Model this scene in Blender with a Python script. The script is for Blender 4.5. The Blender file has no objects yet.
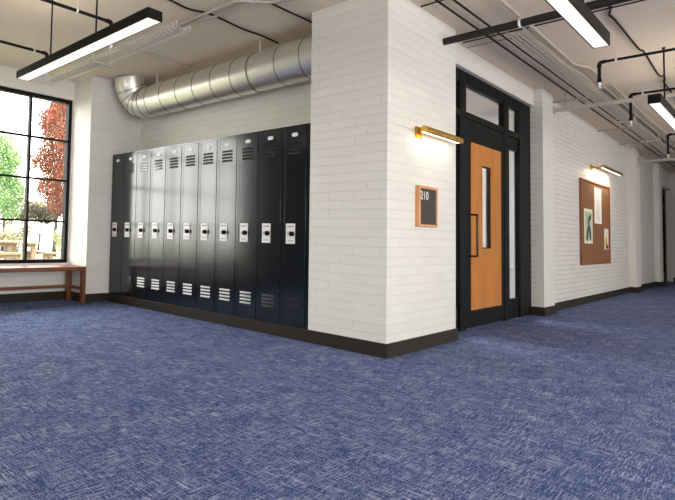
import bpy, bmesh, math, random
from mathutils import Vector, Matrix, Quaternion

S = bpy.context.scene
COL = S.collection
random.seed(7)
PI = math.pi

# ------------------------------------------------------------------ camera
# level-ish architectural camera with lens shift, standing in the corner of the lobby
cam_d = bpy.data.cameras.new('camera')
cam = bpy.data.objects.new('camera', cam_d)
COL.objects.link(cam)
cam_d.sensor_fit = 'HORIZONTAL'
cam_d.sensor_width = 36.0
cam_d.lens = 525.105 * 36.0 / 675.0
cam_d.shift_x = (337.5 - 128.607) / 675.0
cam_d.shift_y = -(250.0 - 207.287) / 675.0
cam_d.clip_start = 0.05
cam_d.clip_end = 300
U = Vector((-0.620, 0.019, 0.785)); V = Vector((0.784, 0.051, 0.618)); W = Vector((0.029, -0.998, 0.047))
Xc = Vector((V.x, U.x, W.x)).normalized()
Zc = -Vector((V.z, U.z, W.z)).normalized()
Yc = Zc.cross(Xc).normalized()
Xc = Yc.cross(Zc).normalized()
M = Matrix((Xc, Yc, Zc)).transposed().to_4x4()
M.translation = Vector((-3.906, -1.868, 0.867))
cam.matrix_world = M
S.camera = cam

# ------------------------------------------------------------------ world, exposure
SKY = 14.0
world = bpy.data.worlds.new('world')
S.world = world
world.use_nodes = True
bg = world.node_tree.nodes['Background']
bg.inputs['Color'].default_value = (1.0, 0.995, 0.955, 1)
bg.inputs['Strength'].default_value = SKY
S.view_settings.view_transform = 'Standard'
S.view_settings.look = 'None'
S.view_settings.gamma = 1.0
S.view_settings.exposure = -0.66
S.view_settings.use_curve_mapping = False
try:
    S.cycles.use_denoising = True
    S.cycles.max_bounces = 12
    S.cycles.diffuse_bounces = 7
    S.cycles.glossy_bounces = 5
    S.cycles.transparent_max_bounces = 16
    S.cycles.sample_clamp_indirect = 6.0
except Exception:
    pass


def portal(name, loc, size_x, size_y, rot):
    l = bpy.data.lights.new(name, 'AREA')
    l.shape = 'RECTANGLE'
    l.size = size_x
    l.size_y = size_y
    l.cycles.is_portal = True
    o = bpy.data.objects.new(name, l)
    o.location = loc
    o.rotation_euler = rot
    COL.objects.link(o)
    return o


# daylight portals in the window openings (they only guide the sky's own light)
portal('window_portal', (-2.0, -5.42, 1.4), 7.0, 2.0, (PI / 2, 0, 0))
portal('window_portal', (6.75, -5.42, 1.12), 6.5, 1.06, (PI / 2, 0, 0))
portal('window_portal', (-6.42, 0.25, 1.40), 4.5, 0.6, (PI / 2, 0, -PI / 2))
portal('window_portal', (-1.7, 3.97, 1.5), 2.68, 2.06, (-PI / 2, 0, 0))


# ------------------------------------------------------------------ materials
def srgb(r, g, b):
    f = lambda c: ((c / 255) / 12.92) if c / 255 <= 0.04045 else (((c / 255) + 0.055) / 1.055) ** 2.4
    return (f(r), f(g), f(b), 1.0)


class NT:
    def __init__(s, name):
        s.m = bpy.data.materials.new(name)
        s.m.use_nodes = True
        s.t = s.m.node_tree
        s.n = s.t.nodes
        s.p = s.n['Principled BSDF']
        s.out = s.n['Material Output']

    def add(s, typ, **kw):
        n = s.n.new(typ)
        for k, v in kw.items():
            setattr(n, k, v)
        return n

    def ln(s, a, ao, b, bi):
        s.t.links.new(a.outputs[ao], b.inputs[bi])

    def set(s, **kw):
        for k, v in kw.items():
            s.p.inputs[k.replace('_', ' ')].default_value = v
        return s


def plain(name, col, rough=0.5, metal=0.0, bump=0.0, bscale=60.0, var=0.0, ior=None):
    t = NT(name)
    t.set(Base_Color=col, Roughness=rough, Metallic=metal)
    if ior:
        t.p.inputs['IOR'].default_value = ior
    if bump or var:
        tc = t.add('ShaderNodeTexCoord')
        nz = t.add('ShaderNodeTexNoise')
        nz.inputs['Scale'].default_value = bscale
        nz.inputs['Detail'].default_value = 4
        t.ln(tc, 'Object', nz, 'Vector')
        if bump:
            b = t.add('ShaderNodeBump')
            b.inputs['Strength'].default_value = bump
            b.inputs['Distance'].default_value = 0.004
            t.ln(nz, 'Fac', b, 'Height')
            t.ln(b, 'Normal', t.p, 'Normal')
        if var:
            mx = t.add('ShaderNodeMixRGB', blend_type='MULTIPLY')
            mx.inputs['Fac'].default_value = var
            mx.inputs['Color1'].default_value = col
            rp = t.add('ShaderNodeValToRGB')
            rp.color_ramp.elements[0].position = 0.3
            rp.color_ramp.elements[0].color = (0.55, 0.55, 0.55, 1)
            rp.color_ramp.elements[1].position = 0.7
            t.ln(nz, 'Fac', rp, 'Fac')
            t.ln(rp, 'Color', mx, 'Color2')
            t.ln(mx, 'Color', t.p, 'Base Color')
    return t.m


def dull(m, lvl):
    m.node_tree.nodes['Principled BSDF'].inputs['Specular IOR Level'].default_value = lvl
    return m


def emit(name, col, strength):
    t = NT(name)
    t.set(Base_Color=(0.8, 0.8, 0.8, 1), Roughness=0.5)
    t.p.inputs['Emission Color'].default_value = col
    t.p.inputs['Emission Strength'].default_value = strength
    return t.m


def painted_brick(name, col, groove, row=0.072, width=0.21, relief=0.6, joint_w=0.0028):
    """brick under thick paint: clear bed joints, patchy filled-in head joints"""
    t = NT(name)
    t.set(Roughness=0.55)
    uv = t.add('ShaderNodeTexCoord')
    nzd = t.add('ShaderNodeTexNoise')
    nzd.inputs['Scale'].default_value = 9.0
    va = t.add('ShaderNodeMixRGB', blend_type='ADD')
    va.inputs['Fac'].default_value = 0.005
    t.ln(uv, 'UV', nzd, 'Vector')
    t.ln(uv, 'UV', va, 'Color1')
    t.ln(nzd, 'Color', va, 'Color2')

    def brick(w, mortar):
        br = t.add('ShaderNodeTexBrick')
        br.inputs['Scale'].default_value = 1.0
        br.inputs['Brick Width'].default_value = w
        br.inputs['Row Height'].default_value = row
        br.inputs['Mortar Size'].default_value = mortar
        br.inputs['Mortar Smooth'].default_value = 0.35
        br.inputs['Color1'].default_value = tuple(min(1, c * 1.02) for c in col[:3]) + (1,)
        br.inputs['Color2'].default_value = tuple(c * 0.98 for c in col[:3]) + (1,)
        br.inputs['Mortar'].default_value = col
        t.ln(va, 'Color', br, 'Vector')
        return br

    def patch(scale, lo, hi, a, b):
        n = t.add('ShaderNodeTexNoise')
        n.inputs['Scale'].default_value = scale
        n.inputs['Detail'].default_value = 2
        t.ln(uv, 'UV', n, 'Vector')
        m = t.add('ShaderNodeMapRange')
        m.inputs['From Min'].default_value = lo
        m.inputs['From Max'].default_value = hi
        m.inputs['To Min'].default_value = a
        m.inputs['To Max'].default_value = b
        t.ln(n, 'Fac', m, 'Value')
        return m

    def op(kind, a, ao, b, bo):
        m = t.add('ShaderNodeMath', operation=kind)
        t.ln(a, ao, m, 0)
        t.ln(b, bo, m, 1)
        return m

    bed = op('MULTIPLY', brick(200.0, joint_w), 'Fac', patch(5.0, 0.35, 0.6, 0.35, 1.0), 0)
    full = brick(width, joint_w * 0.93)
    head = op('MULTIPLY', full, 'Fac', patch(7.0, 0.42, 0.66, 0.1, 0.9), 0)
    joint = op('MAXIMUM', bed, 0, head, 0)
    mc = t.add('ShaderNodeMixRGB')
    t.ln(joint, 0, mc, 'Fac')
    t.ln(full, 'Color', mc, 'Color1')
    mc.inputs['Color2'].default_value = tuple(c * groove for c in col[:3]) + (1,)  # joint colour darkened to stand in for shade in the grooves
    t.ln(mc, 'Color', t.p, 'Base Color')
    nz = t.add('ShaderNodeTexNoise')
    nz.inputs['Scale'].default_value = 45.0
    nz.inputs['Detail'].default_value = 5
    t.ln(uv, 'UV', nz, 'Vector')
    m2 = t.add('ShaderNodeMath', operation='MULTIPLY_ADD')
    t.ln(nz, 'Fac', m2, 0)
    m2.inputs[1].default_value = 0.25
    neg = t.add('ShaderNodeMath', operation='MULTIPLY')
    t.ln(joint, 0, neg, 0)
    neg.inputs[1].default_value = -1.0
    t.ln(neg, 0, m2, 2)
    b = t.add('ShaderNodeBump')
    b.inputs['Strength'].default_value = relief
    b.inputs['Distance'].default_value = 0.005
    t.ln(m2, 'Value', b, 'Height')
    t.ln(b, 'Normal', t.p, 'Normal')
    return t.m


def carpet_mat():
    t = NT('carpet_weave')
    t.set(Roughness=0.95)
    t.p.inputs['Specular IOR Level'].default_value = 0.15
    tc = t.add('ShaderNodeTexCoord')

    def streak(sx, sy, lo, hi):
        mp = t.add('ShaderNodeMapping')
        mp.inputs['Scale'].default_value = (sx, sy, 1)
        n = t.add('ShaderNodeTexNoise')
        n.inputs['Scale'].default_value = 1.0
        n.inputs['Detail'].default_value = 1.0
        n.inputs['Roughness'].default_value = 0.6
        r = t.add('ShaderNodeMapRange')
        r.inputs['From Min'].default_value = lo
        r.inputs['From Max'].default_value = hi
        t.ln(tc, 'Object', mp, 'Vector')
        t.ln(mp, 'Vector', n, 'Vector')
        t.ln(n, 'Fac', r, 'Value')
        return r

    def patch(sc, lo, hi, off):
        mp = t.add('ShaderNodeMapping')
        mp.inputs['Location'].default_value = (off, off * 0.7, 0)
        n = t.add('ShaderNodeTexNoise')
        n.inputs['Scale'].default_value = sc
        n.inputs['Detail'].default_value = 3
        r = t.add('ShaderNodeMapRange')
        r.inputs['From Min'].default_value = lo
        r.inputs['From Max'].default_value = hi
        t.ln(tc, 'Object', mp, 'Vector')
        t.ln(mp, 'Vector', n, 'Vector')
        t.ln(n, 'Fac', r, 'Value')
        return r

    def mul(a, b):
        m = t.add('ShaderNodeMath', operation='MULTIPLY')
        t.ln(a, 0, m, 0)
        t.ln(b, 0, m, 1)
        return m

    def mx(a, b):
        m = t.add('ShaderNodeMath', operation='MAXIMUM')
        t.ln(a, 0, m, 0)
        t.ln(b, 0, m, 1)
        return m

    sx = mul(streak(10, 230, 0.575, 0.625), patch(6.0, 0.36, 0.62, 0.0))
    sy = mul(streak(230, 10, 0.575, 0.625), patch(6.0, 0.36, 0.62, 17.3))
    dx = streak(14, 260, 0.635, 0.68)
    dy = streak(260, 14, 0.635, 0.68)
    specks = mul(streak(170, 170, 0.60, 0.68), patch(1.6, 0.1, 0.5, 41.0))
    fl = mx(mx(sx, sy), mx(mx(dx, dy), specks))
    base = t.add('ShaderNodeMixRGB')
    base.inputs['Color1'].default_value = CARPET_DARK
    base.inputs['Color2'].default_value = CARPET_BLUE
    bn = streak(260, 260, 0.25, 0.75)
    t.ln(bn, 0, base, 'Fac')
    top = t.add('ShaderNodeMixRGB')
    top.inputs['Color2'].default_value = CARPET_FLECK
    sc = t.add('ShaderNodeMath', operation='MULTIPLY')
    sc.inputs[1].default_value = 0.78
    t.ln(fl, 0, sc, 0)
    t.ln(sc, 0, top, 'Fac')
    t.ln(base, 'Color', top, 'Color1')
    t.ln(top, 'Color', t.p, 'Base Color')
    b = t.add('ShaderNodeBump')
    b.inputs['Strength'].default_value = 0.25
    b.inputs['Distance'].default_value = 0.003
    t.ln(bn, 0, b, 'Height')
    t.ln(b, 'Normal', t.p, 'Normal')
    return t.m


def wood_mat(name, c1, c2, scale=(30, 30, 2.0), rough=0.4):
    t = NT(name)
    t.set(Roughness=rough)
    tc = t.add('ShaderNodeTexCoord')
    mp = t.add('ShaderNodeMapping')
    mp.inputs['Scale'].default_value = scale
    n = t.add('ShaderNodeTexNoise')
    n.inputs['Scale'].default_value = 1.0
    n.inputs['Detail'].default_value = 6
    n.inputs['Distortion'].default_value = 0.6
    r = t.add('ShaderNodeValToRGB')
    r.color_ramp.elements[0].position = 0.3
    r.color_ramp.elements[0].color = c1
    r.color_ramp.elements[1].position = 0.7
    r.color_ramp.elements[1].color = c2
    t.ln(tc, 'Object', mp, 'Vector')
    t.ln(mp, 'Vector', n, 'Vector')
    t.ln(n, 'Fac', r, 'Fac')
    t.ln(r, 'Color', t.p, 'Base Color')
    return t.m


def glass_mat(name, tint=(1, 1, 1, 1)):
    t = NT(name)
    t.n.remove(t.p)
    tr = t.add('ShaderNodeBsdfTransparent')
    tr.inputs['Color'].default_value = tint
    gl = t.add('ShaderNodeBsdfGlossy')
    gl.inputs['Roughness'].default_value = 0.02
    lw = t.add('ShaderNodeLayerWeight')
    pw = t.add('ShaderNodeMath', operation='POWER')
    pw.inputs[1].default_value = 5.0
    t.ln(lw, 'Facing', pw, 0)
    fr = t.add('ShaderNodeMath', operation='MULTIPLY_ADD')
    t.ln(pw, 'Value', fr, 0)
    fr.inputs[1].default_value = 0.95
    fr.inputs[2].default_value = 0.04
    mi = t.add('ShaderNodeMixShader')
    t.ln(fr, 'Value', mi, 'Fac')
    t.ln(tr, 'BSDF', mi, 1)
    t.ln(gl, 'BSDF', mi, 2)
    t.ln(mi, 'Shader', t.out, 'Surface')
    return t.m


def leaf_mat(name, cols):
    t = NT(name)
    t.set(Roughness=0.6)
    g = t.add('ShaderNodeNewGeometry')
    r = t.add('ShaderNodeValToRGB')
    r.color_ramp.interpolation = 'CONSTANT'
    e = r.color_ramp.elements
    while len(e) < len(cols):
        e.new(0.5)
    for i, c in enumerate(cols):
        e[i].position = i / len(cols)
        e[i].color = c
    t.ln(g, 'Random Per Island', r, 'Fac')
    t.ln(r, 'Color', t.p, 'Base Color')
    return t.m


def cork_mat():
    t = NT('cork')
    t.set(Roughness=0.85)
    tc = t.add('ShaderNodeTexCoord')
    n = t.add('ShaderNodeTexNoise')
    n.inputs['Scale'].default_value = 55
    n.inputs['Detail'].default_value = 5
    r = t.add('ShaderNodeValToRGB')
    r.color_ramp.elements[0].position = 0.35
    r.color_ramp.elements[0].color = srgb(100, 60, 34)
    r.color_ramp.elements[1].position = 0.68
    r.color_ramp.elements[1].color = srgb(164, 112, 72)
    t.ln(tc, 'Object', n, 'Vector')
    t.ln(n, 'Fac', r, 'Fac')
    t.ln(r, 'Color', t.p, 'Base Color')
    return t.m


CARPET_DARK = srgb(32, 49, 92)
CARPET_BLUE = srgb(58, 83, 144)
CARPET_FLECK = srgb(184, 190, 214)

m_brick = painted_brick('painted_brick', (0.775, 0.748, 0.69, 1), 0.82)
m_brick_corridor = painted_brick('painted_corridor_brick', (0.78, 0.74, 0.69, 1), 0.60, 0.0635, 0.22, 1.0, 0.0042)
m_plaster = plain('painted_plaster', (0.76, 0.715, 0.66, 1), 0.7, bump=0.1, bscale=40)
m_roomwhite = plain('classroom_paint', (0.85, 0.84, 0.82, 1), 0.8)
m_tan = plain('brown_wall_paint', (0.30, 0.22, 0.16, 1), 0.7)
m_ceiling = plain('ceiling_concrete', (0.82, 0.70, 0.565, 1), 0.85, bump=0.25, bscale=14, var=0.10)
m_carpet = carpet_mat()
m_base = plain('baseboard_rubber', srgb(46, 42, 36), 0.6, ior=1.3)
m_black = dull(plain('black_metal', (0.006, 0.006, 0.006, 1), 0.5), 0.15)
m_frame = dull(plain('door_frame_black', (0.0055, 0.0055, 0.005, 1), 0.55), 0.12)
m_locker = plain('locker_enamel', (0.006, 0.008, 0.0105, 1), 0.15, ior=1.8)
m_slot = plain('locker_slot_dark', (0.003, 0.003, 0.003, 1), 0.6)
m_cream = plain('lock_plate_steel', (0.80, 0.78, 0.74, 1), 0.35, metal=0.0)
m_greyline = plain('plate_slot_grey', (0.30, 0.29, 0.28, 1), 0.5)
m_white = plain('white_enamel', (0.85, 0.85, 0.85, 1), 0.4)
m_bench = wood_mat('bench_wood', srgb(100, 58, 34), srgb(142, 88, 56), (2.0, 30, 30), 0.4)
m_benchleg = wood_mat('bench_leg_wood', srgb(98, 56, 31), srgb(138, 82, 48), (30, 30, 2.0), 0.4)
m_door = wood_mat('door_veneer', srgb(186, 112, 40), srgb(214, 140, 56), (16, 16, 1.2), 0.35)
m_oak = wood_mat('oak_frame', srgb(204, 142, 92), srgb(226, 168, 116), (25, 25, 3), 0.45)
m_boardframe = wood_mat('board_frame_wood', srgb(120, 68, 36), srgb(158, 96, 54), (25, 25, 3), 0.5)
m_cork = cork_mat()
m_sign = plain('sign_panel_brown', srgb(54, 48, 42), 0.6)
m_digits = plain('sign_digits_white', (0.85, 0.84, 0.82, 1), 0.5)
m_duct = plain('galvanised_duct', (0.86, 0.83, 0.79, 1), 0.36, metal=0.85, bump=0.03, bscale=8, var=0.08)
m_seam = plain('duct_seam', (0.16, 0.14, 0.12, 1), 0.5, metal=0.6)
m_galv = plain('galvanised_steel', (0.80, 0.775, 0.74, 1), 0.45, metal=0.15)
m_galv_shaded = plain('shaded_steel', (0.50, 0.46, 0.41, 1), 0.5, metal=0.2)  # same steel as above, darker: the dimmer corridor light is in the colour
m_pipegrey = plain('painted_conduit', (0.47, 0.41, 0.345, 1), 0.6)
m_cable = plain('black_cable', (0.008, 0.006, 0.005, 1), 0.7, ior=1.3)
m_darkpipe = plain('dark_iron_pipe', (0.018, 0.015, 0.014, 1), 0.5, ior=1.35)
m_brass = plain('brass', (0.72, 0.40, 0.055, 1), 0.30, metal=0.95)
m_bronze = plain('bronze_handle', (0.10, 0.045, 0.022, 1), 0.35, metal=0.8)
m_lens = emit('lamp_lens', (1.0, 0.90, 0.79, 1), 1.6)
m_ceiling_fill = emit('ceiling_fill_glow', (1.0, 0.89, 0.75, 1), 13.0)  # hidden glow added on the pendants to brighten the ceiling
m_strip = emit('picture_light_strip', (1.0, 0.88, 0.70, 1), 4.5)
m_glass = glass_mat('window_glass')
m_frost = glass_mat('door_glass', (0.93, 0.96, 0.97, 1))
m_paper = plain('cream_paper', srgb(236, 228, 208), 0.8)
m_paperw = plain('white_paper', srgb(238, 234, 228), 0.8)
m_inkgreen = plain('ink_dark_green', srgb(52, 66, 44), 0.8)
m_inkpale = plain('ink_pale_green', srgb(176, 190, 168), 0.8)
m_inkblack = plain('ink_black', srgb(34, 34, 32), 0.8)
m_inkgrey = plain('ink_grey', srgb(188, 186, 184), 0.8)
m_inkyellow = plain('ink_yellow', srgb(214, 160, 44), 0.8)
m_inkbrown = plain('ink_brown', srgb(70, 48, 34), 0.8)
m_lawn = plain('lawn', (0.19, 0.20, 0.12, 1), 0.9, bump=0.3, bscale=30, var=0.3)
m_picnic = wood_mat('picnic_timber', (0.20, 0.135, 0.075, 1), (0.30, 0.22, 0.14, 1), (20, 3, 20), 0.6)
m_trunk = plain('bark', (0.03, 0.022, 0.016, 1), 0.9, bump=0.5, bscale=20)
m_red = leaf_mat('maple_leaves', [(0.20, 0.018, 0.012, 1), (0.26, 0.05, 0.014, 1), (0.15, 0.014, 0.010, 1), (0.32, 0.13, 0.03, 1), (0.24, 0.035, 0.03, 1), (0.07, 0.06, 0.015, 1)])
m_green = leaf_mat('green_leaves', [(0.126, 0.276, 0.074, 1), (0.200, 0.396, 0.110, 1), (0.080, 0.170, 0.056, 1), (0.320, 0.470, 0.200, 1)])
m_olive = leaf_mat('olive_leaves', [(0.260, 0.244, 0.110, 1), (0.380, 0.276, 0.126, 1), (0.110, 0.122, 0.062, 1), (0.440, 0.410, 0.230, 1)])
m_darkleaf = leaf_mat('dark_leaves', [(0.05, 0.055, 0.02, 1), (0.09, 0.08, 0.03, 1), (0.03, 0.035, 0.015, 1), (0.16, 0.10, 0.04, 1)])
m_bush = leaf_mat('bush_leaves', [(0.320, 0.440, 0.156, 1), (0.230, 0.320, 0.110, 1), (0.440, 0.530, 0.260, 1), (0.440, 0.230, 0.200, 1)])


# ------------------------------------------------------------------ mesh builder
class MB:
    def __init__(s):
        s.v = []
        s.f = []

    def quadbox(s, P):
        i = len(s.v)
        s.v += [tuple(p) for p in P]
        s.f += [tuple(i + k for k in q) for q in ((0, 3, 2, 1), (4, 5, 6, 7), (0, 1, 5, 4), (1, 2, 6, 5), (2, 3, 7, 6), (3, 0, 4, 7))]
        return s

    def box(s, x0, x1, y0, y1, z0, z1):
        return s.quadbox([(x0, y0, z0), (x1, y0, z0), (x1, y1, z0), (x0, y1, z0), (x0, y0, z1), (x1, y0, z1), (x1, y1, z1), (x0, y1, z1)])

    def prism(s, pts, axis, a, b):
        """polygon in the two other axes extruded along axis from a to b"""
        def mk(p, t):
            if axis == 'X': return (t, p[0], p[1])
            if axis == 'Y': return (p[0], t, p[1])
            return (p[0], p[1], t)
        n = len(pts)
        i = len(s.v)
        s.v += [mk(p, a) for p in pts] + [mk(p, b) for p in pts]
        s.f.append(tuple(i + k for k in range(n)))
        s.f.append(tuple(i + n + k for k in reversed(range(n))))
        for k in range(n):
            s.f.append((i + k, i + n + k, i + n + (k + 1) % n, i + (k + 1) % n))
        return s

    def tube(s, path, r, n=10, caps=True):
        path = [Vector(p) for p in path]
        rs = r if isinstance(r, (list, tuple)) else [r] * len(path)
        prev = None
        rings = []
        for k, p in enumerate(path):
            if k == 0: d = path[1] - path[0]
            elif k == len(path) - 1: d = path[-1] - path[-2]
            else: d = (path[k + 1] - p).normalized() + (p - path[k - 1]).normalized()
            d.normalize()
            if prev is None:
                a = Vector((0, 0, 1)) if abs(d.z) < 0.9 else Vector((1, 0, 0))
                u = d.cross(a).normalized()
            else:
                u = (prev - d * prev.dot(d)).normalized()
            prev = u
            w = d.cross(u)
            i = len(s.v)
            s.v += [tuple(p + (u * math.cos(2 * PI * j / n) + w * math.sin(2 * PI * j / n)) * rs[k]) for j in range(n)]
            rings.append(i)
        for a, b in zip(rings, rings[1:]):
            for j in range(n):
                s.f.append((a + j, a + (j + 1) % n, b + (j + 1) % n, b + j))
        if caps:
            s.f.append(tuple(rings[0] + j for j in reversed(range(n))))
            s.f.append(tuple(rings[-1] + j for j in range(n)))
        return s

    def build(s, name, mat, parent=None, smooth=False, bevel=0.0, uv=False, inset=True):
        me = bpy.data.meshes.new(name)
        off = Vector((0, 0, 0))
        if parent is not None:
            o_ = parent
            while o_ is not None:
                off += o_.location
                o_ = o_.parent
        me.from_pydata([tuple(Vector(p) - off) for p in s.v], [], s.f)
        bm = bmesh.new()
        bm.from_mesh(me)
        bmesh.ops.recalc_face_normals(bm, faces=bm.faces)
        bm.to_mesh(me)
        bm.free()
        if uv:
            lay = me.uv_layers.new(name='UVMap')
            for p in me.polygons:
                nx, ny, nz = abs(p.normal.x), abs(p.normal.y), abs(p.normal.z)
                for li in p.loop_indices:
                    c = me.vertices[me.loops[li].vertex_index].co + off
                    if nx >= ny and nx >= nz: q = (c.y + 0.055, c.z - 0.019)
                    elif ny >= nz: q = (c.x + 0.03, c.z - 0.019)
                    else: q = (c.x, c.y)
                    lay.data[li].uv = q
        me.materials.append(mat)
        if smooth:
            for p in me.polygons: p.use_smooth = True
            me.set_sharp_from_angle(angle=math.radians(40))
        o = bpy.data.objects.new(name, me)
        COL.objects.link(o)
        if parent is not None: o.parent = parent
        if bevel:
            b = o.modifiers.new('bevel', 'BEVEL')
            b.width = bevel
            b.segments = 2
            b.limit_method = 'ANGLE'
        return o


def tag(o, label=None, cat=None, group=None, kind=None):
    if label: o['label'] = label
    if cat: o['category'] = cat
    if group: o['group'] = group
    if kind: o['kind'] = kind
    return o


def empty(name, loc, label=None, cat=None, group=None, kind=None):
    o = bpy.data.objects.new(name, None)
    o.empty_display_size = 0.1
    o.location = loc
    COL.objects.link(o)
    return tag(o, label, cat, group, kind)


def struct(name, mb, mat, label, cat, **kw):
    return tag(mb.build(name, mat, **kw), label, cat, None, 'structure')


def copy_tree(o, parent=None):
    c = o.copy()
    COL.objects.link(c)
    c.parent = parent
    for ch in list(o.children): copy_tree(ch, c)
    return c


def bez(p0, p1, p2, p3, n):
    out = []
    for i in range(n + 1):
        t = i / n
        out.append(tuple((1 - t) ** 3 * a + 3 * (1 - t) ** 2 * t * b + 3 * (1 - t) * t * t * c + t ** 3 * d for a, b, c, d in zip(p0, p1, p2, p3)))
    return out


def elbow(path, rad, seg=6):
    """round the corners of a polyline"""
    P = [Vector(p) for p in path]
    out = [P[0]]
    for a, b, c in zip(P, P[1:], P[2:]):
        d0 = (a - b).normalized()
        d1 = (c - b).normalized()
        p0 = b + d0 * rad
        p1 = b + d1 * rad
        for i in range(seg + 1):
            t = i / seg
            out.append(p0 * (1 - t) ** 2 + b * 2 * t * (1 - t) + p1 * t * t)
    out.append(P[-1])
    return [tuple(p) for p in out]


# ------------------------------------------------------------------ setting
H = 2.777
struct('floor', MB().box(-6.6, 17.0, -5.6, 4.05, -0.2, 0.0), m_carpet, 'blue carpet floor with pale woven flecks', 'floor')
struct('ceiling', MB().box(-6.6, 17.0, -5.6, 4.05, H, H + 0.35), m_ceiling, 'beige painted concrete ceiling', 'ceiling')

# window wall at the far left
WX0, WX1, WZ0, WZ1 = -3.06, -0.362, 0.455, 2.535
w = MB()
w.box(-6.6, WX0, 3.85, 3.955, 0, H)
w.box(WX0, WX1, 3.85, 3.955, 0, WZ0)
w.box(WX0, WX1, 3.85, 3.955, WZ1, H)
w.box(WX1, 0.6, 3.85, 3.955, 0, H)
w.box(-6.6, WX0 - 0.1, 3.955, 4.05, 0, H)
w.box(WX0 - 0.1, WX1 + 0.2, 3.955, 4.05, 0, WZ0 - 0.05)
w.box(WX0 - 0.1, WX1 + 0.2, 3.955, 4.05, WZ1 + 0.1, H)
w.box(WX1 + 0.2, 0.6, 3.955, 4.05, 0, H)
struct('wall_window', w, m_brick, 'white painted brick wall around the big window', 'wall', uv=True)
struct('wall_pier', MB().box(-0.345, 0.60, 3.455, 3.85, 0, H), m_brick, 'white painted brick pier between window and lockers', 'wall', uv=True)
struct('wall_alcove', MB().box(0.44, 0.60, 0.645, 3.455, 0, H), m_brick, 'white brick wall behind lockers and duct', 'wall', uv=True)
struct('wall_pillar', MB().box(0.0, 1.275, 0.0, 0.645, 0, H), m_brick, 'large white painted brick corner pillar', 'wall', uv=True)
# lintel over the classroom door
struct('wall_lintel', MB().box(1.275, 4.0, 0.11, 0.26, 2.572, H), m_plaster, 'smooth pale lintel above classroom door', 'wall')
# corridor wall and pilasters
struct('wall_corridor', MB().box(4.0, 13.1, 0.09, 0.26, 0, H), m_brick_corridor, 'white brick corridor wall behind the cork board', 'wall', uv=True)
struct('wall_pilaster_near', MB().box(4.0, 4.45, 0.02, 0.09, 0, H), m_brick, 'shallow white brick pilaster beside classroom door', 'wall', uv=True)
struct('wall_pilaster_middle', MB().box(9.80, 10.30, 0.0, 0.09, 0, H), m_plaster, 'white pilaster beyond the cork board', 'wall', uv=True)
struct('wall_pilaster_far', MB().box(12.69, 13.1, 0.0, 0.09, 0, H), m_plaster, 'far white pilaster beside dark glazed door', 'wall', uv=True)
struct('wall_far_lintel', MB().box(13.1, 15.5, 0.09, 0.40, 2.35, H), m_plaster, 'pale lintel above far dark door', 'wall')
struct('wall_end', MB().box(15.5, 15.8, -5.4, 0.40, 0, H), m_plaster, 'pale end wall of the corridor', 'wall')
# walls behind the camera, each with unseen windows added for daylight
w = MB()
w.box(-6.6, 17.0, -5.6, -5.4, 0, 0.4)
w.box(-6.6, 17.0, -5.6, -5.4, 2.4, H)
w.box(-6.6, -5.5, -5.6, -5.4, 0.4, 2.4)
w.box(1.5, 3.5, -5.6, -5.4, 0.4, 2.4)
w.box(10.0, 17.0, -5.6, -5.4, 0.4, 2.4)
w.box(3.5, 10.0, -5.6, -5.4, 0.4, 0.6)
w.box(3.5, 10.0, -5.6, -5.4, 1.75, 2.4)
struct('wall_south', w, m_plaster, 'pale wall behind the viewer, opened for added windows', 'wall')
w = MB()
w.box(-6.6, -6.4, -5.4, 3.85, 0, 1.1)
w.box(-6.6, -6.4, -5.4, 3.85, 1.7, H)
w.box(-6.6, -6.4, -5.4, -2.0, 1.1, 1.7)
w.box(-6.6, -6.4, 2.5, 3.85, 1.1, 1.7)
struct('wall_west', w, m_plaster, 'pale wall far left behind the viewer, opened for an added window band', 'wall')
# classroom behind the door
w = MB()
w.box(0.6, 5.0, 3.4, 3.55, 0, H)
w.box(4.85, 5.0, 0.26, 3.4, 0, H)
struct('wall_classroom', w, m_roomwhite, 'pale walls of room behind classroom door', 'wall')
# room behind the far door
w = MB()
w.box(12.9, 15.8, 2.4, 2.55, 0, H)
w.box(12.9, 13.05, 0.40, 2.4, 0, H)
w.box(15.65, 15.8, 0.40, 2.4, 0, H)
struct('wall_far_room', w, m_plaster, 'pale walls of room behind far door', 'wall')

struct('added_dark_panel', MB().box(-6.39, -3.2, 3.80, 3.849, 0.11, 2.6), m_black, 'unseen dark panel added left of the window to darken locker reflections', 'wall')  # added out of view so the lockers near the pillar reflect something dark

# baseboards
BT = 0.014
def baseboard(name, mb, label):
    return struct(name, mb, m_base, label, 'baseboard', bevel=0.003)
baseboard('baseboard_lockers', MB().box(-BT, 0.43, 0.6455, 3.4545, 0, 0.100), 'dark plinth under the lockers')
baseboard('baseboard_pillar', MB().box(-BT, 0.0, -BT, 0.645, 0, 0.104).box(0.0, 1.275 + BT, -BT, 0.0, 0, 0.104).box(1.275, 1.275 + BT, 0.0, 0.144, 0, 0.104), 'dark baseboard around the corner pillar')
baseboard('baseboard_pier', MB().box(-0.345 - BT, -0.014, 3.455 - BT, 3.455, 0, 0.104).box(-0.345 - BT, -0.345, 3.455, 3.85 - BT, 0, 0.104), 'dark baseboard around the brick pier')
baseboard('baseboard_window', MB().box(-6.4, -0.345, 3.85 - BT, 3.85, 0, 0.104), 'dark baseboard under the window and bench')
baseboard('baseboard_corridor', MB().box(4.45 + BT, 9.80 - BT, 0.09 - BT, 0.09, 0, 0.104).box(10.3 + BT, 12.69 - BT, 0.09 - BT, 0.09, 0, 0.104), 'dark baseboard along the corridor wall')
b = MB()
for x0, x1, y in ((4.0, 4.45, 0.02), (9.80, 10.30, 0.0), (12.69, 13.1, 0.0)):
    b.box(x0 - BT, x1 + BT, y - BT, y, 0, 0.104)
    b.box(x0 - BT, x0, y, 0.09 if x0 > 5 else 0.144, 0, 0.104)
    b.box(x1, x1 + BT, y, 0.09, 0, 0.104)
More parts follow.
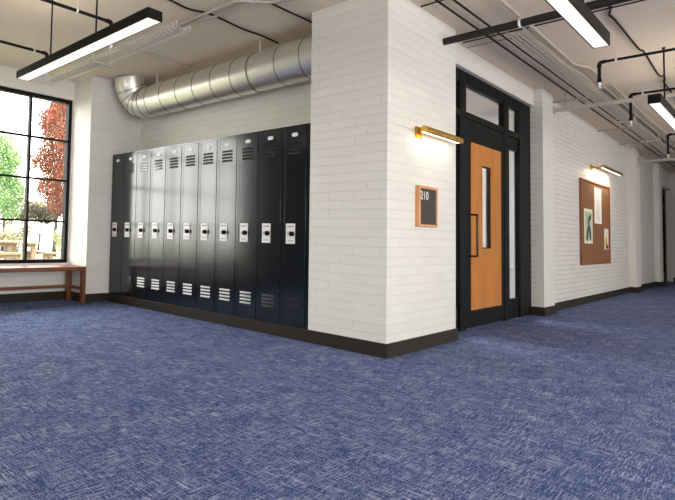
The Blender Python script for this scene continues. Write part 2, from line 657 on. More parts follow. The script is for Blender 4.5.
baseboard('baseboard_pilasters', b, 'dark baseboards wrapping the corridor pilasters')
baseboard('baseboard_end', MB().box(15.5 - BT, 15.5, -5.4, 0.085, 0, 0.104), 'dark baseboard of the corridor end wall')

# window 1
win = empty('window_1', (-1.7, 3.90, WZ0), 'black steel grid window beside the brick pier', 'window', None, 'structure')
f = MB()
FW = 0.045
f.box(WX0, WX0 + FW, 3.87, 3.95, WZ0, WZ1).box(WX1 - FW, WX1, 3.87, 3.95, WZ0, WZ1)
f.box(WX0 + FW, WX1 - FW, 3.87, 3.95, WZ0, WZ0 + FW).box(WX0 + FW, WX1 - FW, 3.87, 3.95, WZ1 - FW, WZ1)
f.build('window_frame', m_black, win, bevel=0.003)
g = MB()
mx = [-0.935 - 0.533 * k for k in range(4)]
for x in mx: g.box(x - 0.016, x + 0.016, 3.885, 3.935, WZ0 + FW, WZ1 - FW)
xs = [WX0 + FW] + sorted(mx) + [WX1 - FW]
for z in (0.974, 1.493, 2.003):
    for a, c in zip(xs, xs[1:]):
        a2 = a + (0.016 if a in mx else 0)
        c2 = c - (0.016 if c in mx else 0)
        g.box(a2, c2, 3.89, 3.93, z - 0.012, z + 0.012)
g.build('mullions', m_black, win)
MB().box(WX0 + 0.01, WX1 - 0.01, 3.908, 3.912, WZ0 + 0.01, WZ1 - 0.01).build('pane', m_glass, win)
MB().box(WX0, WX1, 3.835, 3.87, WZ0 - 0.022, WZ0).build('window_sill', m_white, win)

# windows 2 and 3, unseen behind the camera, added to light the room
win = empty('extra_window_2', (-2.0, -5.5, 0.4), 'unseen long band of windows added behind the viewer for daylight', 'window', None, 'structure')
f = MB()
f.box(-5.5, 1.5, -5.54, -5.46, 0.40, 0.45).box(-5.5, 1.5, -5.54, -5.46, 2.35, 2.40)
for k in range(8):
    x = -5.475 + k * (6.95 / 7)
    f.box(x - 0.025, x + 0.025, -5.54, -5.46, 0.45, 2.35)
f.build('window_frame', m_black, win)
MB().box(-5.5, 1.5, -5.502, -5.498, 0.41, 2.39).build('pane', m_glass, win)
win = empty('extra_window_3', (-6.5, 0.25, 1.1), 'unseen band of windows added far left behind the viewer for side light', 'window', None, 'structure')
f = MB()
f.box(-6.54, -6.46, -2.0, 2.5, 1.10, 1.15).box(-6.54, -6.46, -2.0, 2.5, 1.65, 1.70)
for k in range(6):
    y = -1.975 + k * (4.45 / 5)
    f.box(-6.54, -6.46, y - 0.025, y + 0.025, 1.15, 1.65)
f.build('window_frame', m_black, win)
MB().box(-6.502, -6.498, -2.0, 2.5, 1.11, 1.69).build('pane', m_glass, win)

win = empty('extra_window_4', (6.75, -5.5, 0.6), 'unseen low band of windows added to light the corridor', 'window', None, 'structure')  # window band added out of view to brighten the corridor
f = MB()
f.box(3.5, 10.0, -5.54, -5.46, 0.6, 0.65).box(3.5, 10.0, -5.54, -5.46, 1.70, 1.75)
for k in range(7):
    x = 3.525 + k * (6.45 / 6)
    f.box(x - 0.025, x + 0.025, -5.54, -5.46, 0.65, 1.70)
f.build('window_frame', m_black, win)
MB().box(3.5, 10.0, -5.502, -5.498, 0.61, 1.74).build('pane', m_glass, win)

# classroom door bay
dr = empty('door_1', (2.6, 0.2, 0), 'classroom door with oak panel in black glazed frame', 'door', None, 'structure')
f = MB()
Y0, Y1 = 0.145, 0.205
f.box(1.366, 1.42, Y0, Y1, 0, 2.571)
f.box(1.875, 2.030, Y0, Y1, 0, 2.571)
f.box(3.140, 3.300, Y0, Y1, 0, 2.571)
f.box(3.680, 4.083, Y0, Y1, 0, 2.571)
for a, c in ((1.42, 1.875), (2.03, 3.14), (3.30, 3.68)):
    f.box(a, c, Y0, Y1, 2.450, 2.571)
    f.box(a, c, Y0, Y1, 2.105, 2.172)
for a, c in ((1.42, 1.875), (3.30, 3.68)):
    f.box(a, c, Y0 + 0.02, Y1, 0, 0.225)
    f.box(a, c, Y0 + 0.02, Y1, 1.955, 2.105)
f.build('door_frame', m_frame, dr, bevel=0.006)
f = MB()
for a, c in ((1.42, 1.875), (3.30, 3.68)):
    f.box(a, c, 0.172, 0.177, 0.225, 1.955)
f.build('sidelight_pane', m_frost, dr)
f = MB()
for a, c in ((1.42, 1.875), (2.03, 3.14), (3.30, 3.68)):
    f.box(a, c, 0.172, 0.177, 2.172, 2.450)
f.build('transom_pane', m_frost, dr)
# leaf: black stiles and rails with an oak veneer panel around a narrow vision slot
LX0, LX1, LZ0, LZ1 = 2.035, 3.135, 0.012, 2.098
PX0, PX1, PZ0, PZ1 = 2.165, 3.035, 0.183, 1.880
SX0, SX1, SZ0, SZ1 = 2.475, 2.730, 0.802, 1.670
leaf = MB()
leaf.box(LX0, PX0, 0.152, 0.202, LZ0, LZ1).box(PX1, LX1, 0.152, 0.202, LZ0, LZ1)
leaf.box(PX0, PX1, 0.152, 0.202, LZ0, PZ0).box(PX0, PX1, 0.152, 0.202, PZ1, LZ1)
lf = leaf.build('door_leaf', m_frame, dr, bevel=0.003)
p = MB()
p.box(PX0, SX0, 0.149, 0.199, PZ0, PZ1).box(SX1, PX1, 0.149, 0.199, PZ0, PZ1)
p.box(SX0, SX1, 0.149, 0.199, PZ0, SZ0).box(SX0, SX1, 0.149, 0.199, SZ1, PZ1)
tag(p.build('veneer_panel', m_door, lf), 'orange oak veneer panel')
p = MB()
t_ = 0.011
p.box(SX0, SX0 + t_, 0.157, 0.188, SZ0, SZ1).box(SX1 - t_, SX1, 0.157, 0.188, SZ0, SZ1)
p.box(SX0 + t_, SX1 - t_, 0.157, 0.188, SZ0, SZ0 + t_).box(SX0 + t_, SX1 - t_, 0.157, 0.188, SZ1 - t_, SZ1)
p.build('slot_bead', m_black, lf)
MB().box(SX0 + t_, SX1 - t_, 0.160, 0.165, SZ0 + t_, SZ1 - t_).build('vision_pane', m_frost, lf)
hd = MB()
hd.tube(elbow([(2.122, 0.150, 0.726), (2.122, 0.080, 0.726), (2.122, 0.080, 1.138), (2.122, 0.150, 1.138)], 0.012), 0.010, 10)
for z in (0.726, 1.138): hd.tube([(2.122, 0.1515, z), (2.122, 0.143, z)], 0.016, 12)
tag(hd.build('door_handle', m_bronze, lf, smooth=True), 'bronze D-shaped pull handle')
MB().box(2.2, 3.0, 0.146, 0.1515, 2.03, 2.055).build('door_closer', m_frame, lf, bevel=0.004)

dr.location.x -= 0.085

# far door
dr = empty('door_2', (14.3, 0.25, 0), 'dark glazed door near the corridor end', 'door', None, 'structure')
f = MB()
for a, c in ((13.101, 13.45), (14.0, 14.2), (15.28, 15.499)):
    f.box(a, c, 0.2, 0.3, 0, 2.349)
for a, c in ((13.45, 14.0), (14.2, 15.28)):
    f.box(a, c, 0.2, 0.3, 2.24, 2.349)
    f.box(a, c, 0.2, 0.3, 1.86, 1.95)
    f.box(a, c, 0.2, 0.3, 0, 0.2)
f.build('door_frame', m_frame, dr)
f = MB()
for a, c in ((13.45, 14.0), (14.2, 15.28)):
    f.box(a, c, 0.247, 0.253, 0.2, 1.86)
    f.box(a, c, 0.247, 0.253, 1.95, 2.24)
f.build('pane', m_frost, dr)

# a ceiling light in the classroom, seen only through the door glass
cl = empty('ceiling_light', (3.0, 2.6, 2.70), 'square ceiling light inside room behind classroom door', 'ceiling light')
MB().box(1.6, 4.4, 2.0, 3.2, 2.735, 2.776).build('frame', m_white, cl)
MB().box(1.63, 4.37, 2.03, 3.17, 2.728, 2.7345).build('diffuser', emit('classroom_diffuser', (1, 0.97, 0.92, 1), 30.0), cl)

# ------------------------------------------------------------------ lockers
PITCH = 0.2534
LBASE = 0.100
def make_locker():
    """built for the unit whose centre is at Y = 0, front at X = 0"""
    h = PITCH / 2 - 0.0008
    root = empty('locker', (0, 0, LBASE))
    b = MB()
    z0, z1 = LBASE, 1.832
    b.box(0.02, 0.432, -h, h, z0, z1)
    dw = 0.1105
    # front frame around the door
    b.box(0.0, 0.02, -h, -dw, z0, z1).box(0.0, 0.02, dw, h, z0, z1)
    b.box(0.0, 0.02, -dw, dw, z0, z0 + 0.018).box(0.0, 0.02, -dw, dw, z1 - 0.022, z1)
    b.build('cabinet', m_locker, root)
    g = 0.0055
    d = MB().box(-0.003, 0.016, -dw + g, dw - g, z0 + 0.020, z1 - 0.024).build('door', m_locker, root, bevel=0.0008)
    for zc in (1.683, 1.652, 1.621, 1.590, 0.338, 0.307, 0.276, 0.245):
        lv = MB()
        y0, y1 = -0.065 + 0.010, 0.065 + 0.010
        # shallow pressed louvre: sloping face, open underside, closed ends
        lv.prism([(-0.0030, zc + 0.009), (-0.0085, zc - 0.008), (-0.0085, zc - 0.0095), (-0.0030, zc - 0.0095)], 'Y', y0, y1)
        l = lv.build('louver', m_locker, d)
        MB().box(-0.0070, -0.0032, y0 + 0.004, y1 - 0.004, zc - 0.0125, zc - 0.0096).build('slot', m_slot, l)
    pl = MB().box(-0.0095, -0.0031, -0.006, 0.084, 0.806, 0.980).build('lock_plate', m_cream, d, bevel=0.002)
    MB().box(-0.0108, -0.0096, 0.004, 0.072, 0.950, 0.960).build('slot', m_greyline, pl)
    MB().box(-0.0108, -0.0096, 0.010, 0.066, 0.828, 0.835).build('slot', m_greyline, pl)
    kb = MB()
    kb.tube([(-0.0096, 0.018, 0.892), (-0.020, 0.018, 0.892), (-0.034, 0.018, 0.892)], [0.021, 0.021, 0.017], 20)
    kb.box(-0.046, -0.034, 0.012, 0.024, 0.872, 0.912)
    kb.build('knob', m_black, pl, smooth=True)
    MB().box(-0.0125, -0.0096, 0.046, 0.066, 0.884, 0.900).build('latch', m_greyline, pl)
    npl = MB()
    pts = [(0.010 + 0.029 * math.copysign(abs(math.cos(a)) ** 0.6, math.cos(a)), 1.750 + 0.017 * math.copysign(abs(math.sin(a)) ** 0.6, math.sin(a))) for a in [2 * PI * k / 20 for k in range(20)]]
    npl.prism(pts, 'X', -0.007, -0.0031)
    npl.build('number_plate', m_white, d)
    return root

ord_ = ['against the brick pillar, at the right end of the row', 'second from the brick pillar', 'third from the brick pillar', 'fourth from the brick pillar', 'fifth from the brick pillar',
        'sixth from either end, in the middle of the row', 'fifth from the brick pier', 'fourth from the brick pier', 'third from the brick pier', 'second from the brick pier', 'against the brick pier, at the left end of the row']
proto = make_locker()
for k in range(11):
    o = proto if k == 0 else copy_tree(proto)
    o.location = (0, 0.657 + PITCH * (k + 0.5), LBASE)
    tag(o, 'tall black steel locker ' + ord_[k], 'locker', 'black lockers in the alcove')

# ------------------------------------------------------------------ bench
bn = empty('bench', (-1.6, 3.6, 0), 'long brown wooden bench under the window', 'bench')
BX0, BX1, BY0, BY1 = -2.95, -0.362, 3.42, 3.79
MB().box(BX0, BX1, BY0, BY1, 0.389, 0.437).build('seat', m_bench, bn, bevel=0.004)
for x in (BX0, BX1 - 0.052, (BX0 + BX1) / 2 - 0.026):
    for y in (BY0, BY1 - 0.055):
        if abs(x - (BX0 + BX1) / 2 + 0.026) < 1e-6 and y == BY0: continue
        MB().box(x, x + 0.050, y, y + 0.055, 0, 0.389).build('leg', m_benchleg, bn, bevel=0.003)
MB().box(BX0 + 0.05, (BX0 + BX1) / 2 - 0.026, BY1 - 0.045, BY1 - 0.010, 0.155, 0.190).box((BX0 + BX1) / 2 + 0.024, BX1 - 0.052, BY1 - 0.045, BY1 - 0.010, 0.155, 0.190).build('stretcher', m_bench, bn)
for x in (BX0 + 0.01, BX1 - 0.042):
    MB().box(x, x + 0.03, BY0 + 0.055, BY1 - 0.055, 0.155, 0.190).build('side_rail', m_benchleg, bn)

# ------------------------------------------------------------------ duct
DX, DZ, DR = 0.195, 2.462, 0.186
du = empty('ventilation_duct', (DX, 2.0, 2.3), 'silver spiral air duct running above the lockers', 'duct')
YE = 3.235
dpath = [Vector(p) for p in elbow([(DX, 0.648, DZ), (DX, YE, DZ), (0.072, YE, 2.70)], 0.22, 12)] + [Vector((0.065, YE, H - 0.003))]
MB().tube([tuple(p) for p in dpath], DR, 40).build('duct_tube', m_duct, du, smooth=True)
for k in range(9):
    y = 0.78 + 0.262 * k
    if abs(y - 1.37) < 0.08: continue
    MB().tube([(DX, y - 0.0035, DZ), (DX, y + 0.0035, DZ)], DR + 0.0025, 40).build('seam', m_seam, du, smooth=True)
MB().tube([(DX, 1.36, DZ), (DX, 1.40, DZ)], DR + 0.005, 40).build('collar', m_duct, du, smooth=True)
MB().tube([(DX, 1.352, DZ), (DX, 1.3595, DZ)], DR + 0.0062, 40).build('collar_edge', m_seam, du, smooth=True)
for k in (1, 4, 7, 10, 13):
    c = dpath[k]
    d = (dpath[min(k + 1, len(dpath) - 1)] - dpath[k - 1]).normalized() * 0.004
    MB().tube([tuple(c - d), tuple(c + d)], DR + 0.0035, 40).build('elbow_seam', m_seam, du, smooth=True)
for y in (1.34, 2.86):
    MB().tube([(DX, y, DZ + DR), (DX, y, H - 0.002)], 0.006, 8).build('hanger', m_galv, du)

# ------------------------------------------------------------------ pendant lights
def pendant(label, along, c, a0, a1, zb, wid, hgt, rods, rodz=H):
    """linear pendant: along 'X' or 'Y'; c is the centre on the other axis"""
    mid = (a0 + a1) / 2
    loc = (mid, c, zb) if along == 'X' else (c, mid, zb)
    root = empty('pendant_light', loc, label, 'pendant light', 'linear pendant lights')
    hw = wid / 2
    def bx(m, p0, p1, q0, q1, z0, z1):
        return m.box(p0, p1, q0, q1, z0, z1) if along == 'X' else m.box(q0, q1, p0, p1, z0, z1)
    m = MB()
    t = 0.006
    bx(m, a0, a1, c - hw, c - hw + t, zb, zb + hgt)
    bx(m, a0, a1, c + hw - t, c + hw, zb, zb + hgt)
    bx(m, a0, a0 + t, c - hw + t, c + hw - t, zb, zb + hgt)
    bx(m, a1 - t, a1, c - hw + t, c + hw - t, zb, zb + hgt)
    bx(m, a0 + t, a1 - t, c - hw + t, c + hw - t, zb + hgt - 0.02, zb + hgt - 0.012)
    m.build('housing', m_black, root)
    bx(MB(), a0 + t, a1 - t, c - hw + t, c + hw - t, zb + 0.002, zb + 0.006).build('lens', m_lens, root)
    bx(MB(), a0 + t, a1 - t, c - hw + t, c + hw - t, zb + hgt - 0.0118, zb + hgt - 0.006).build('ceiling_fill_strip', m_ceiling_fill, root)  # glowing strip added on top, out of sight, to lift the ceiling
    for r in rods:
        p = (r, c) if along == 'X' else (c, r)
        MB().tube([(p[0], p[1], zb + hgt - 0.006), (p[0], p[1], rodz)], 0.0065, 8).build('rod', m_black, root)
        MB().tube([(p[0], p[1], rodz - 0.012), (p[0], p[1], rodz)], 0.013, 12).build('canopy', m_black, root)
    return root

pendant('black linear pendant light hanging in front of the window and lockers', 'Y', -1.915, 0.46, 2.17, 2.13, 0.115, 0.062, (1.08, 1.70))
pendant('black linear pendant light above the corridor entrance, nearer the viewer', 'X', -1.128, -1.55, 0.47, 2.13, 0.082, 0.082, (-1.0, 0.0))
pendant('black linear pendant light farther down the corridor, cut by the right edge', 'X', -1.125, 2.52, 4.52, 2.13, 0.082, 0.082, (3.13, 4.0))

# ------------------------------------------------------------------ sprinkler pipes
def sprinkler(label, pts, clamp, r=0.0135, drop=0.12):
    """pts: pipe path ending with the downward drop"""
    e = pts[-1]
    root = empty('sprinkler_pipe', e, label, 'sprinkler pipe', 'black sprinkler pipes')
    MB().tube(elbow(pts, 0.03), r, 12).build('pipe', m_black, root, smooth=True)
    q = Vector(pts[-2])
    d = (Vector(pts[-3]) - q).normalized() * 0.05
    MB().tube(elbow([tuple(q + d), tuple(q), (q.x, q.y, q.z - 0.05)], 0.03), r + 0.005, 12).build('elbow', m_black, root, smooth=True)
    MB().tube([(e[0], e[1], e[2] + 0.03), (e[0], e[1], e[2] - 0.005)], r + 0.004, 12).build('coupling', m_black, root, smooth=True)
    hd = MB()
    hd.tube([(e[0], e[1], e[2] - 0.005), (e[0], e[1], e[2] - 0.02), (e[0], e[1], e[2] - 0.05), (e[0], e[1], e[2] - 0.058)], [0.014, 0.012, 0.006, 0.006], 12)
    for s in (-1, 1):
        hd.tube([(e[0] + s * 0.012, e[1], e[2] - 0.018), (e[0] + s * 0.014, e[1], e[2] - 0.04), (e[0] + s * 0.004, e[1], e[2] - 0.056)], 0.003, 6)
    hd.tube([(e[0], e[1], e[2] - 0.058), (e[0], e[1], e[2] - 0.062)], 0.021, 16)
    tag(hd.build('sprinkler_head', m_white, root, smooth=True), 'white sprinkler head')
    for c in clamp:
        ax = Vector(pts[0]) - q
        ax.normalize()
        c = Vector(c)
        cl = MB().tube([tuple(c - ax * 0.008), tuple(c + ax * 0.008)], r + 0.004, 14).build('clamp', m_galv, root, smooth=True)
        MB().tube([(c.x, c.y, c.z + r), (c.x, c.y, H)], 0.0022, 6).build('hanger', m_galv, cl)
    return root

sprinkler('black sprinkler pipe with drop by the left pendant light, nearer the lockers', [(-4.5, 1.65, 2.62), (-1.375, 1.65, 2.62), (-1.375, 1.65, 2.455)], [(-1.72, 1.65, 2.62)])
sprinkler('black sprinkler pipe with drop by the left pendant light, nearer the window', [(-4.5, 2.72, 2.62), (-1.385, 2.72, 2.62), (-1.385, 2.72, 2.475)], [(-1.53, 2.72, 2.62)])
sprinkler('first black sprinkler pipe beyond the thick black pipe in the corridor', [(2.86, -4.6, 2.67), (2.86, -0.705, 2.67), (2.86, -0.705, 2.475)], [(2.86, -0.83, 2.67)])
sprinkler('black sprinkler pipe above the farther corridor pendant light', [(4.56, -4.6, 2.67), (4.56, -0.690, 2.67), (4.56, -0.690, 2.36)], [(4.56, -0.795, 2.67)])
sprinkler('farthest black sprinkler pipe at the right edge, beyond the cork board', [(7.98, -4.6, 2.67), (7.98, -0.64, 2.67), (7.98, -0.64, 2.36)], [(7.98, -0.75, 2.67)])

# thick pipe out of the pillar
tp = empty('drain_pipe', (1.02, -0.3, 2.607), 'thick black pipe coming straight out of the brick pillar', 'pipe')
MB().tube([(1.018, 0.0, 2.607), (1.018, -4.8, 2.607)], 0.031, 20).build('pipe', m_darkpipe, tp, smooth=True)
MB().tube([(1.018, -0.546, 2.607), (1.018, -0.562, 2.607)], 0.0345, 20).build('clamp', m_white, tp, smooth=True)

# ------------------------------------------------------------------ ceiling services
def single(name, label, cat, mb, mat, group=None, smooth=True):
    return tag(mb.build(name, mat, smooth=smooth), label, cat, group)

for y, lab in ((-0.165, 'thin black conduit along corridor ceiling, the one closer to the wall'), (-0.255, 'thin black conduit along corridor ceiling, the one closer to the cable tray')):
    single('ceiling_conduit', lab, 'conduit', MB().tube([(-0.6, y, 2.7475), (15.4, y, 2.7475)], 0.0085, 8), m_black, 'thin black corridor conduits')
for x, y0, y1, lab in ((0.494, -0.028, -2.2, 'thin black rod across the ceiling at the top edge, before the thick pipe'), (1.60, 0.055, -2.2, 'thin black rod across the ceiling just behind the thick pipe')):
    single('ceiling_rod', lab, 'rod', MB().tube([(x, y0, 2.758), (x, y1, 2.758)], 0.0065, 8), m_black, 'thin black ceiling rods')
single('ceiling_rod', 'thin pale rod across the ceiling above the classroom door', 'rod', MB().tube([(1.80, 0.09, 2.766), (1.80, -0.42, 2.766)], 0.007, 8), m_pipegrey)

def wavy(pts):
    out = []
    P = [Vector(p) for p in pts]
    for i in range(len(P) - 1):
        p0, p1, p2, p3 = P[max(i - 1, 0)], P[i], P[i + 1], P[min(i + 2, len(P) - 1)]
        for k in range(4):
            t = k / 4
            out.append(tuple(0.5 * ((2 * p1) + (p2 - p0) * t + (2 * p0 - 5 * p1 + 4 * p2 - p3) * t * t + (3 * p1 - p0 - 3 * p2 + p3) * t ** 3)))
    out.append(tuple(P[-1]))
    return out

ZC = 2.767
single('ceiling_cable', 'wavy black cable across ceiling above the middle lockers', 'cable', MB().tube(wavy([(-2.4, 1.25, ZC), (-1.2, 1.25, ZC), (-0.87, 1.275, ZC), (-0.62, 1.225, ZC), (-0.17, 1.25, ZC), (0.05, 1.235, ZC), (0.36, 1.25, ZC)]), 0.008, 8), m_cable)
single('ceiling_cable', 'straight black cable across ceiling just left of the brick pillar', 'cable', MB().tube(wavy([(-2.0, 0.75, ZC), (-0.57, 0.75, ZC), (0.1, 0.745, ZC), (0.43, 0.745, ZC)]), 0.007, 8), m_cable)
single('ceiling_cable', 'kinked black cable along ceiling between the corridor pendant lights', 'cable', MB().tube(wavy([(0.6, -0.985, ZC), (1.50, -0.985, ZC), (1.60, -0.995, ZC), (1.80, -0.955, ZC), (1.95, -0.965, ZC), (2.98, -0.972, ZC), (3.12, -0.99, ZC), (4.15, -0.97, ZC), (4.28, -1.0, ZC), (4.5, -0.985, ZC), (4.75, -0.965, ZC), (7.0, -0.97, ZC)]), 0.008, 8), m_cable)

def tray(label, along, c0, c1, a0, a1, z, step, sup, mat):
    root = empty('cable_tray', ((a0 + a1) / 2, (c0 + c1) / 2, z) if along == 'X' else ((c0 + c1) / 2, (a0 + a1) / 2, z), label, 'cable tray', 'wire cable trays')
    r = 0.0028
    mp = (lambda a, c, zz: (a, c, zz)) if along == 'X' else (lambda a, c, zz: (c, a, zz))
    m = MB()
    n = 5
    for i in range(n):
        c = c0 + (c1 - c0) * i / (n - 1)
        m.tube([mp(a0, c, z), mp(a1, c, z)], r, 5)
    for c in (c0, c1):
        for zz in (0.022, 0.045): m.tube([mp(a0, c, z + zz), mp(a1, c, z + zz)], r, 5)
    k = a0 + 0.01
    while k < a1:
        m.tube([mp(k, c0, z + 0.045), mp(k, c0, z), mp(k, c1, z), mp(k, c1, z + 0.045)], r, 5)
        k += step
    m.build('wire_basket', mat, root)
    # cables lying in it belong to the installation
    for j in range(3):
        c = c0 + (c1 - c0) * (0.25 + 0.25 * j)
        MB().tube([mp(a0 + 0.05, c, z + 0.011), mp((a0 + a1) / 2, c + 0.01, z + 0.011), mp(a1 - 0.05, c, z + 0.011)], 0.008, 8).build('tray_cable', m_pipegrey, root, smooth=True)
    for a in sup:
        e = 0.05
        b = MB()
        if along == 'X': b.box(a - 0.014, a + 0.014, c0 - e, c1 + e, z - 0.030, z - 0.003)
        else: b.box(c0 - e, c1 + e, a - 0.014, a + 0.014, z - 0.030, z - 0.003)
        s = b.build('support_strut', m_galv_shaded, root)
        for c in (c0 - e + 0.012, c1 + e - 0.012):
            q = mp(a, c, 0)
            MB().tube([(q[0], q[1], z - 0.003), (q[0], q[1], H - 0.004)], 0.004, 6).build('threaded_rod', m_galv, s)
    return root

tray('galvanised wire cable tray under ceiling between window and duct', 'Y', -0.95, -0.79, 1.30, 3.55, 2.60, 0.05, (2.5,), m_galv)
tray('galvanised wire cable tray running along the corridor ceiling', 'X', -0.480, -0.360, 1.35, 14.5, 2.64, 0.055, (6.1, 8.2, 12.6), m_galv_shaded)

# painted conduits
single('ceiling_conduit', 'pale painted conduit along ceiling from the tray toward the brick pillar', 'conduit',
       MB().tube(elbow([(-0.735, 2.4, 2.74), (-0.72, 1.34, 2.74), (-0.72, 0.86, 2.74), (-0.57, 0.76, 2.74), (-0.47, 0.68, 2.74), (-0.46, -1.2, 2.74)], 0.05), 0.013, 10), m_pipegrey)
single('ceiling_conduit', 'second pale painted conduit beside the one from the left tray', 'conduit',
       MB().tube(elbow([(-0.66, 1.9, 2.745), (-0.665, 1.30, 2.745), (-0.60, 1.20, 2.745), (-0.655, 0.84, 2.745), (-0.50, 0.72, 2.745), (-0.405, 0.62, 2.745), (-0.40, -1.2, 2.745)], 0.03), 0.011, 10), m_pipegrey)
single('ceiling_conduit', 'short pale conduit crossing the ceiling above the left lockers', 'conduit',
       MB().tube([(-0.55, 2.36, 2.763), (0.30, 2.39, 2.763)], 0.010, 10), m_pipegrey)
single('ceiling_conduit', 'pale painted conduit with a double bend beside the corridor tray', 'conduit',
       MB().tube(elbow([(-0.4, -0.49, 2.745), (1.6, -0.49, 2.745), (3.0, -0.475, 2.745), (3.3, -0.56, 2.745), (3.72, -0.55, 2.745), (4.0, -0.50, 2.745), (14.0, -0.50, 2.745)], 0.06), 0.014, 10), m_pipegrey)
single('ceiling_conduit', 'pale painted conduit hugging the right rim of the corridor tray', 'conduit',
       MB().tube(elbow([(1.5, -0.435, 2.755), (3.1, -0.40, 2.755), (3.5, -0.445, 2.755), (4.5, -0.43, 2.755), (14.0, -0.43, 2.755)], 0.06), 0.012, 10), m_pipegrey)
single('ceiling_conduit', 'pale painted conduit at the right of the far corridor tray', 'conduit',
       MB().tube([(4.2, -0.58, 2.74), (14.0, -0.58, 2.74)], 0.013, 10), m_pipegrey)

def strut(label, x, y0, y1, z, hgt):
    root = empty('ceiling_strut', (x, y0, z), label, 'strut', 'metal struts crossing the corridor ceiling')
    t = 0.005
    MB().box(x - 0.022, x - 0.022 + t, y1, y0, z, z + hgt).box(x + 0.022 - t, x + 0.022, y1, y0, z, z + hgt).box(x - 0.022 + t, x + 0.022 - t, y1, y0, z, z + t).build('channel', m_galv_shaded, root)
    MB().box(x - 0.035, x + 0.035, y0, y0 + 0.012, z - 0.022, z + hgt + 0.022).build('end_bracket', m_galv_shaded, root)
    for y in (y0 - 0.10, y0 - 0.62, y1 + 0.2):
        if y < y1 or (y > -0.47 and y < -0.32): continue
        MB().tube([(x, y, z + t), (x, y, H)], 0.004, 6).build('threaded_rod', m_galv_shaded, root)
    return root

strut('pale metal strut crossing the corridor ceiling beside the near pilaster', 4.47, 0.005, -2.6, 2.560, 0.044)
strut('pale metal strut crossing the corridor ceiling at the pilaster beyond the board', 10.12, -0.013, -1.6, 2.50, 0.045)
single('ceiling_rod', 'thin grey rod above the near metal strut', 'rod', MB().tube([(4.55, 0.09, 2.705), (4.55, -0.31, 2.705)], 0.012, 8), m_galv_shaded)
single('ceiling_rod', 'thin grey rod above the cork board lamp', 'rod', MB().tube([(7.26, 0.09, 2.722), (7.26, -0.30, 2.722)], 0.010, 8), m_galv_shaded)
single('ceiling_rod', 'thin grey rod past the cork board', 'rod', MB().tube([(9.0, 0.09, 2.722), (9.0, -0.30, 2.722)], 0.012, 8), m_galv_shaded)

# ------------------------------------------------------------------ picture lights
def picture_light(label, y, xa, za, x0, x1, arm, zc, power):
    root = empty('picture_light', (xa, y, za), label, 'wall lamp', 'brass picture lights')
    MB().box(xa - 0.055, xa + 0.055, y - 0.014, y, za - 0.045, za + 0.045).build('wall_plate', m_brass, root, bevel=0.004)
    MB().tube(elbow([(xa, y - 0.014, za), (xa, y - arm, za), (xa, y - arm, zc)], 0.01) if abs(za - zc) > 0.03 else [(xa, y - 0.014, za), (xa, y - arm, zc)], 0.011, 12).build('arm', m_brass, root, smooth=True)
    m = MB()
    yc = y - arm
    R = 0.026
    pts = [(yc - R * math.cos(a), zc + 1.25 * R * math.sin(a)) for a in [math.radians(-48 + 228 * k / 16) for k in range(17)]]
    m.prism(pts, 'X', x0, x1)
    m.build('shade', m_brass, root, smooth=True)
    MB().box(x0 + 0.01, x1 - 0.01, yc - 0.016, yc + 0.023, zc - 0.0165, zc - 0.0125).build('light_strip', m_strip, root)
    l = bpy.data.lights.new('lamp', 'AREA')
    l.shape = 'RECTANGLE'
    l.size = (x1 - x0) * 0.95
    l.size_y = 0.03
    l.energy = power
    l.color = (1.0, 0.80, 0.56)
    o = bpy.data.objects.new('lamp', l)
    o.location = Vector(((x0 + x1) / 2, yc + 0.004, zc - 0.034)) - root.location
    o.rotation_euler = (math.radians(25), 0, 0)
    o.parent = root
    COL.objects.link(o)
    return root

picture_light('brass picture light on the brick pillar above the number sign', 0.0, 0.51, 1.735, 0.42, 1.14, 0.085, 1.735, 1.3)
picture_light('brass picture light above the cork board', 0.09, 6.81, 2.085, 6.72, 8.08, 0.16, 2.075, 12.0)

# ------------------------------------------------------------------ room sign
sg = empty('room_sign', (0.64, 0.0, 0.98), 'oak framed dark room sign numbered 210 on brick pillar', 'sign')
x0, x1, z0, z1, t_ = 0.467, 0.817, 0.977, 1.306, 0.020
MB().box(x0, x0 + t_ + 0.012, -0.030, 0, z0, z1).box(x1 - t_, x1, -0.030, 0, z0, z1).box(x0 + t_ + 0.012, x1 - t_, -0.030, 0, z0, z0 + t_).box(x0 + t_ + 0.012, x1 - t_, -0.030, 0, z1 - t_, z1).build('sign_frame', m_oak, sg, bevel=0.002)
MB().box(x0 + t_ + 0.012, x1 - t_, -0.020, -0.001, z0 + t_, z1 - t_).build('sign_panel', m_sign, sg)
cu = bpy.data.curves.new('digits', 'FONT')
cu.body = '210'
cu.size = 0.096
cu.extrude = 0.0015
cu.space_character = 1.05
tmp = bpy.data.objects.new('digits_curve', cu)
COL.objects.link(tmp)
bpy.context.view_layer.update()
me = bpy.data.meshes.new_from_object(tmp.evaluated_get(bpy.context.evaluated_depsgraph_get()))
bpy.data.objects.remove(tmp)
dg = bpy.data.objects.new('digits', me)
me.materials.clear()
me.materials.append(m_digits)
COL.objects.link(dg)
dg.parent = sg
dg.rotation_euler = (PI / 2, 0, 0)
dg.scale = (1.02, 1, 1)
dg.location = Vector((0.506, -0.0222, 1.198)) - sg.location

